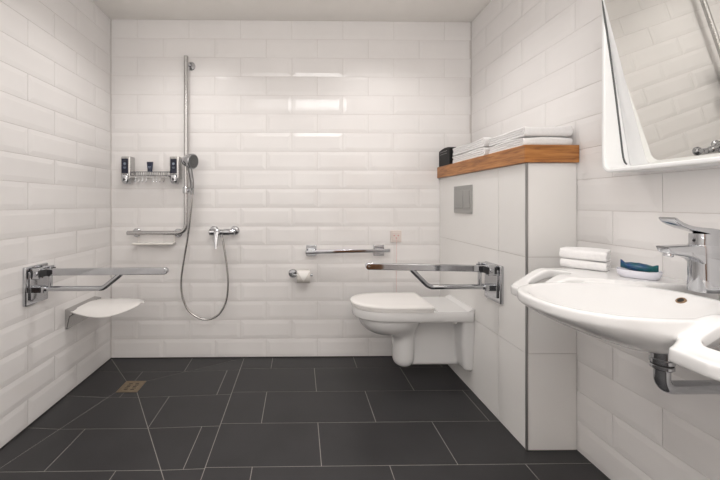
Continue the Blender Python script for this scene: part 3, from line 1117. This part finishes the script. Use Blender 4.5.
lathe(bm, [(0.014, 0), (0.014, 0.020), (0.010, 0.024)], (1.020, TY - 0.135, 0.467), (0, 0, -1), 18)
obj('bolt_cap', bm, M['seatplastic'], t)

# ================================================================== WASHBASIN
YW = 1.055                        # its axis along the wall
UB, XB, ZR = -0.027, 0.987, 0.944    # bowl: offset along the wall, centre, rim height
VC = XR - 0.987                   # bowl centre, distance from the wall
ZD = 0.957                        # deck
t = thing('washbasin', 'wide white ceramic washbasin with side grips on the right wall', 'washbasin', (XR, YW, 0.80))
def wb_ztop(v):
    s = np.clip((v - 0.345) / 0.150, 0, 1)
    return ZD - 0.066 * (s * s * (3 - 2 * s))
def se(u, v, a, b, n):
    return (np.abs(u / a) ** n + np.abs(v / b) ** n) ** (1 / n)
def s_in(z):
    tt = np.clip((0.957 - z) / 0.118, 0, 1)
    return (1 - tt ** 1.35) ** (1 / 1.35)
def basin(P):
    X, Y, Z = P
    v = XR - X
    u = Y - YW
    au = np.abs(u)
    # deck with its two grips
    q0 = au - (0.384 - 0.06) + 0
    qv = v - (0.505 - 0.06)
    plan = np.sqrt(np.maximum(q0, 0) ** 2 + np.maximum(qv, 0) ** 2) + np.minimum(np.maximum(q0, qv), 0) - 0.06
    zt = wb_ztop(v)
    # the inner front corners are cut back to the bowl
    cut = (v - 0.345 - 2.3 * (au - 0.187)) / 2.5
    plan = smax(plan, cut, 0.012)
    thick = 0.019 + 0.024 * np.clip((0.30 - v) / 0.2, 0, 1)
    slab = np.abs(Z - (zt - thick)) - thick
    deck = smax(plan, slab, 0.009)
    hole = np.sqrt(np.maximum(np.abs(au - 0.300) - 0.008, 0) ** 2 + np.maximum(np.abs(v - 0.375) - 0.044, 0) ** 2) - 0.026
    deck = smax(deck, -hole, 0.008)
    # bowl, outside
    ub = u - UB
    zz = np.clip((ZR - 0.028 - Z) / 0.112, 0, 1)
    sv = np.maximum((1 - zz ** 1.22) ** (1 / 1.22), 0.04)
    su = np.maximum((1 - zz ** 2.1) ** (1 / 2.1), 0.04)
    rho = (np.abs(ub / (0.208 * su)) ** 2.35 + np.abs((v - VC) / (0.276 * sv)) ** 2.35) ** (1 / 2.35)
    out = (rho - 1) * 0.24 * np.minimum(sv, su)
    out = smax(out, 0.803 - Z, 0.03)
    out = smax(out, Z - ZR, 0.007)
    d = smin(deck, out, 0.007)
    # bowl, inside
    rin = se(ub, v - VC, 0.194, 0.260, 2.35)
    cav = (rin - s_in(Z)) * 0.20
    cav = np.where(Z > 0.957, (rin - 1) * 0.22, cav)
    d = smax(d, -cav, 0.008)
    d = np.maximum(d, -v)
    return d
bm = solid(basin, (XR - 0.71, YW - 0.40, 0.78), (XR, YW + 0.40, 0.962), 0.0045, 2)
obj('basin', bm, M['ceramic'], t, smooth=70)
# overflow in the rear slope
zo = 0.924
xo = XB + 0.260 * float(s_in(np.array(zo)))
nrm = Vector((-0.62, 0, 0.78)).normalized()
bm = B()
lathe(bm, [(0.0085, 0.001), (0.0085, 0.0035), (0.0125, 0.0035), (0.0135, 0.0), (0.0125, -0.004)], (xo, YW, zo), nrm, 28)
ov = obj('overflow_ring', bm, M['bronze'], t, label='bronze overflow ring')
bm = B()
lathe(bm, [(0.0088, -0.004), (0.0088, 0.002)], (xo, YW, zo), nrm, 24)
obj('overflow_hole', bm, M['dark'], ov)
bm = B()
lathe(bm, [(0.030, -0.004), (0.032, 0.002), (0.026, 0.006), (0.004, 0.008)], (XB, YW + UB, 0.840), (0, 0, 1), 32)
obj('waste_plug', bm, M['chrome'], t)

# ---- waste pipe
t = thing('waste_pipe', 'chrome waste pipe bending under the washbasin towards the wall', 'pipe', (1.150, YW, 0.80))
PX, PZ = 1.150, 0.650
bm = B()
lathe(bm, [(0.027, 0.0), (0.027, 0.062), (0.025, 0.064)], (PX, YW, 0.806), (0, 0, -1), 32)
obj('tailpiece', bm, M['chrome'], t)
bm = B()
lathe(bm, [(0.0270, 0.0), (0.0300, 0.003), (0.0300, 0.014), (0.0270, 0.017)], (PX, YW, 0.744), (0, 0, -1), 32)
lathe(bm, [(0.0270, 0.0), (0.0290, 0.003), (0.0290, 0.011), (0.0250, 0.015)], (PX, YW, 0.724), (0, 0, -1), 32)
obj('coupling_nut', bm, M['chrome'], t)
bm = B()
lathe(bm, [(0.0275, 0.0), (0.0275, 0.005)], (PX, YW, 0.728), (0, 0, -1), 32)
obj('seal', bm, M['rubber'], t, label='black rubber seal')
bm = B()
tube(bm, fillet([(PX, YW, 0.722), (PX, YW, PZ), (XR + 0.002, YW, PZ)], 0.055, 14), 0.0200, 28)
obj('elbow_pipe', bm, M['chrome'], t)

# ---- tap
t = thing('basin_tap', 'chrome basin tap with a long flat lever on the washbasin', 'tap', (1.284, YW, ZD))
TX = 1.284
bm = B()
rings = []
for z, a, b in ((ZD - 0.002, 0.0350, 0.0310), (ZD + 0.003, 0.0355, 0.0315), (1.000, 0.0340, 0.0290), (1.060, 0.0350, 0.0285), (1.098, 0.0370, 0.0285), (1.103, 0.0355, 0.0270)):
    rings.append([(TX + p, YW + q, z) for p, q in superell(a, b, 2.8, 36)])
loft(bm, rings)
obj('tap_body', bm, M['chrome'], t)
bm = B()
rings = []
for x, zt_, zb_, w in ((1.290, 1.100, 1.020, 0.025), (1.262, 1.102, 1.038, 0.025), (1.245, 1.102, 1.054, 0.024), (1.224, 1.102, 1.063, 0.0235), (1.200, 1.101, 1.068, 0.0225), (1.176, 1.100, 1.071, 0.0215), (1.158, 1.099, 1.077, 0.0205), (1.151, 1.098, 1.090, 0.019)):
    c = (zt_ + zb_) / 2
    rings.append([(x, YW + p, c + q) for p, q in rrect(2 * w, zt_ - zb_, 0.007, 4)])
loft(bm, rings)
sp = obj('spout', bm, M['chrome'], t)
bm = B()
lathe(bm, [(0.0120, 0), (0.0125, 0.010), (0.0105, 0.012), (0.0095, 0.010)], (1.172, YW, 1.077), (-0.25, 0, -1), 24)
obj('aerator', bm, M['chrome'], sp)
bm = B()
rings = []
for z, a, b in ((1.101, 0.0335, 0.0250), (1.128, 0.0335, 0.0250), (1.138, 0.0330, 0.0245)):
    rings.append([(TX + 0.002 + p, YW + q, z) for p, q in superell(a, b, 3.5, 32)])
loft(bm, rings)
hd = obj('cartridge_housing', bm, M['chrome'], t)
bm = B()
lathe(bm, [(0.004, 0), (0.004, 0.0016)], (TX - 0.031, YW, 1.116), (-1, 0, 0), 14)
obj('set_screw', bm, M['rubber'], hd, label='tiny dark set screw')
bm = B()
rings = []
for x, z, w, th in ((1.3200, 1.132, 0.0250, 0.012), (1.312, 1.140, 0.0260, 0.022), (1.284, 1.146, 0.0260, 0.019), (1.256, 1.151, 0.0235, 0.014), (1.230, 1.156, 0.0215, 0.012), (1.211, 1.161, 0.0220, 0.012), (1.192, 1.169, 0.0240, 0.0115), (1.178, 1.177, 0.0255, 0.011), (1.169, 1.184, 0.0255, 0.010), (1.165, 1.187, 0.0240, 0.006)):
    rings.append([(x + q * 0.35, YW + p, z + q) for p, q in rrect(2 * w, th, 0.004, 3)])
loft(bm, rings)
obj('lever', bm, M['chrome'], t)
bm = B()
tube(bm, [(TX + 0.048, YW - 0.004, ZD - 0.004), (TX + 0.048, YW - 0.004, 1.012)], 0.0022, 10)
lathe(bm, [(0.002, 0), (0.0055, 0.002), (0.0055, 0.010), (0.003, 0.013)], (TX + 0.048, YW - 0.004, 1.010), (0, 0, 1), 16)
obj('plug_rod', bm, M['chrome'], t)

# ---- hand towels, folded and stacked on the deck
hc = Vector((1.228, 1.334, 0))
ang = math.atan2(0.115, -0.098) - PI / 2 - PI / 2
# near edge runs from hc towards (1.127, 1.46)
dirx = Vector((-0.098, 0.115, 0)).normalized()
for i, (z0, hh, lab) in enumerate(((ZD + 0.001, 0.036, 'small folded white hand towel lying directly on the washbasin deck'),
                                   (ZD + 0.0385, 0.043, 'small folded white hand towel on top of the pair on the washbasin'))):
    wd = 0.152 + 0.002 * i
    # built with its folded edge along X at y = 0, then turned so that the edge faces the camera
    a = math.atan2(dirx.y, dirx.x)
    o = towel(0.0, wd, 0.0, 0.115, z0, hh, 'hand_towel', lab, 'towel', 11 + i, rot=((0, 0, 0), a - PI))
    # the folded edge now runs backwards along dirx from the origin
    o.location = Vector(o.location) + Vector((hc.x + dirx.x * wd, hc.y + dirx.y * wd, 0))

# ---- soap dish with sachet
dd = Vector((0.66, -0.75, 0)).normalized()
dn = Vector((-dd.y, dd.x, 0))
dc = Vector((1.264, 1.240, ZD))
t = thing('soap_dish', 'pale lilac-white soap dish beside the tap on the washbasin', 'dish', dc)
bm = B()
rings = []
for z, k, n in ((0.001, 0.80, 3.5), (0.004, 0.86, 3.5), (0.014, 0.97, 3.5), (0.027, 1.0, 3.5), (0.029, 0.985, 3.5), (0.027, 0.95, 3.5), (0.014, 0.88, 3.5), (0.010, 0.80, 3.5)):
    rings.append([dc + dd * (p * k) + dn * (q * k) + Vector((0, 0, z)) for p, q in superell(0.062, 0.041, n, 44)])
loft(bm, rings)
obj('dish', bm, M['dish'], t)
bm = B()
rings = []
for s, w, h, z in ((-0.050, 0.004, 0.026, 0.048), (-0.046, 0.007, 0.026, 0.047), (-0.037, 0.015, 0.020, 0.041), (-0.022, 0.023, 0.026, 0.040), (0.0, 0.025, 0.030, 0.038), (0.020, 0.024, 0.026, 0.037), (0.036, 0.017, 0.019, 0.037), (0.047, 0.007, 0.024, 0.040), (0.051, 0.004, 0.024, 0.041)):
    c = dc + dd * s + Vector((0, 0, z))
    rings.append([c + dn * p + Vector((0, 0, q * (1 + 0.12 * math.sin(9 * p * 60 + s * 90)))) for p, q in superell(w, h / 2 + 0.001, 2.4, 24)])
loft(bm, rings)
o = tag(obj('soap_sachet', bm, M['soapbase'], smooth=50, origin=tuple(dc + Vector((0, 0, 0.02)))), 'blue and green wrapped soap sachet lying in the soap dish', 'soap')

# ================================================================== TILTING MIRROR
MYF, MYN = 1.382, 0.728           # far and near outer edges along the wall
MZ0, MZ1 = 1.358, 2.190
MXF = 1.250                       # front of the frame
t = thing('mirror', 'large tilted mirror in a white rounded frame above the washbasin', 'mirror', (XR, YW, MZ0))
def yzloop(ins, rad, n=7):
    return [(YW + a, (MZ0 + MZ1) / 2 + b) for a, b in rrect(MYF - MYN - 2 * ins, MZ1 - MZ0 - 2 * ins, rad, n)]
bm = B()
prof = [(XR + 0.001, 0.0), (MXF + 0.004, 0.0), (MXF, 0.004), (MXF, 0.012), (MXF + 0.004, 0.016), (XR - 0.004, 0.016)]
# outer and inner skins joined: a rounded tube standing off the wall
R = [[(x, y, z) for y, z in yzloop(i, 0.040 - i * 0.8)] for x, i in prof]
loft(bm, R, caps=False)
vs = [bm.verts.new(p) for p in R[-1]]
bm.faces.new(vs)
vs2 = [bm.verts.new(p) for p in R[0]]
bm.faces.new(vs2[::-1])
bmesh.ops.remove_doubles(bm, verts=bm.verts, dist=1e-5)
fr_ = obj('frame', bm, M['mirrorframe'], t)
# tilted pane: lower edge deep in the frame, upper edge flush with its front
TI = math.radians(9.7)
ZG0, ZG1 = 1.384, 2.160
XG = lambda z: 1.3535 - math.tan(TI) * (z - 1.398)
def pane(ybot, ytop, yn, off, th, z0, z1, rad):
    """rounded outline in the tilted plane, far edge slanting from ybot to ytop"""
    n = 6
    pts2 = []
    def corner(cy, cz, a0):
        for k in range(n + 1):
            a = a0 + PI / 2 * k / n
            pts2.append((cy + rad * math.cos(a), cz + rad * math.sin(a)))
    corner(ytop - rad, z1 - rad, 0)
    corner(yn + rad, z1 - rad, PI / 2)
    corner(yn + rad, z0 + rad, PI)
    corner(ybot - rad, z0 + rad, 1.5 * PI)
    rings = []
    for o_ in (off, off + th):
        rings.append([(XG(z) + o_, y, z) for y, z in pts2])
    return rings
bm = B()
loft(bm, pane(1.3645, 1.3645, 0.746, 0.0, 0.006, ZG0 - 0.006, ZG1, 0.022))
tr = obj('tilting_panel', bm, M['mirrorframe'], t)
bm = B()
loft(bm, pane(1.298, 1.3620, 0.749, -0.0012, 0.002, ZG0 - 0.002, 2.158, 0.030))
obj('mirror_glass', bm, M['mirror'], tr, smooth=30, label='mirror glass leaning out at the top')
# dark strip standing in for the shadow gap on the frame's inner far side
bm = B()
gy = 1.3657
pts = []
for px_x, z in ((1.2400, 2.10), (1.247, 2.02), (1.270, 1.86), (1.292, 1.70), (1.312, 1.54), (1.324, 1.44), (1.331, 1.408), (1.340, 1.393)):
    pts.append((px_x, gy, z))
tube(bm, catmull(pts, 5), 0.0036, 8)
obj('gap_shade', bm, M['gap_shade'], fr_, label='dark grey strip for the shadow gap')

# ================================================================== FLOOR DRAIN
t = thing('floor_drain', 'square bronze floor drain in the dark shower floor', 'drain', (DR[0], DR[1], -0.018))
zd = zfloor(DR[0] + DH, DR[1]) + 0.0006
bm = B()
o_, i_ = DH - 0.001, DH - 0.010
rings = [[(DR[0] + sx * k, DR[1] + sy * k, z) for sx, sy in ((-1, -1), (1, -1), (1, 1), (-1, 1))] for k, z in ((o_, zd - 0.006), (o_, zd + 0.001), (i_, zd + 0.001), (i_, zd - 0.006))]
loft(bm, rings, caps=False)
obj('frame', bm, M['brass'], t, smooth=0)
bm = B()
box(bm, DR[0] - i_, DR[0] + i_, DR[1] - i_, DR[1] + i_, zd - 0.006, zd - 0.001)
gr = obj('grate', bm, M['brass'], t, smooth=0)
bm = B()
for k in range(5):
    for s in (-1, 1):
        x = DR[0] + s * (0.022 + 0.004 * (k % 2))
        y = DR[1] - 0.036 + 0.018 * k
        box(bm, x - 0.012, x + 0.012, y - 0.0035, y + 0.0035, zd - 0.0012, zd - 0.0006)
obj('slots', bm, M['dark'], gr, smooth=0, label='dark slots')

# ================================================================== LIGHT
def area(name, loc, size, power, col=(1, 0.95, 0.9), shape='RECTANGLE', size_y=None, spread=180):
    l = bpy.data.lights.new(name, 'AREA')
    l.shape = shape
    l.size = size
    if size_y:
        l.size_y = size_y
    l.energy = power
    l.color = col
    l.spread = math.radians(spread)
    o = bpy.data.objects.new(name, l)
    o.location = loc
    COL.objects.link(o)
    return o
area('ceiling_panel_light', (0.31, 0.42, HT - 0.008), 0.74, 11.5, (1, 0.985, 0.975), size_y=0.48)
area('ceiling_panel_light', (-0.37, 0.42, HT - 0.008), 0.56, 3.5, (1, 0.97, 0.95), size_y=0.48)
for x, y, p in ((-0.80, 2.06, 5.5), (0.62, 2.06, 5.5)):
    area('ceiling_downlight', (x, y, HT - 0.008), 0.20, p, (1, 0.96, 0.93), shape='DISK', spread=125)
up = area('added_ceiling_fill', (0.0, -0.55, 1.10), 1.6, 36, (1, 0.975, 0.96), size_y=0.40)  # added fill lamp behind the camera, brightens ceiling and upper walls
up.rotation_euler = (PI, 0, 0)
rear_fill = area('added_rear_fill', (0.0, -0.15, 2.64), 2.2, 40, (1, 0.98, 0.965), size_y=0.15)  # added unseen fill lamp, bounces soft light off the rear wall
rear_fill.rotation_euler = (math.radians(-38), 0, 0)

w = bpy.data.worlds.new('world')
SC.world = w
w.use_nodes = True
w.node_tree.nodes['Background'].inputs['Color'].default_value = (0.9, 0.9, 1, 1)
w.node_tree.nodes['Background'].inputs['Strength'].default_value = 0.3

# ================================================================== CAMERA
cam = bpy.data.cameras.new('camera')
cam.sensor_fit = 'HORIZONTAL'
cam.sensor_width = 36
cam.lens = 337.84 / 720 * 36
cam.shift_x = (360 - 304.13) / 720
cam.shift_y = (203.42 - 240) / 720
cam.clip_start = 0.02
co = bpy.data.objects.new('camera', cam)
co.location = (0, 0, 1.2334)
co.rotation_euler = (PI / 2, 0, -0.0142)
COL.objects.link(co)
SC.camera = co

vs_ = SC.view_settings
vs_.view_transform = 'Standard'
vs_.look = 'None'
vs_.gamma = 1
vs_.use_curve_mapping = False
vs_.exposure = -0.21
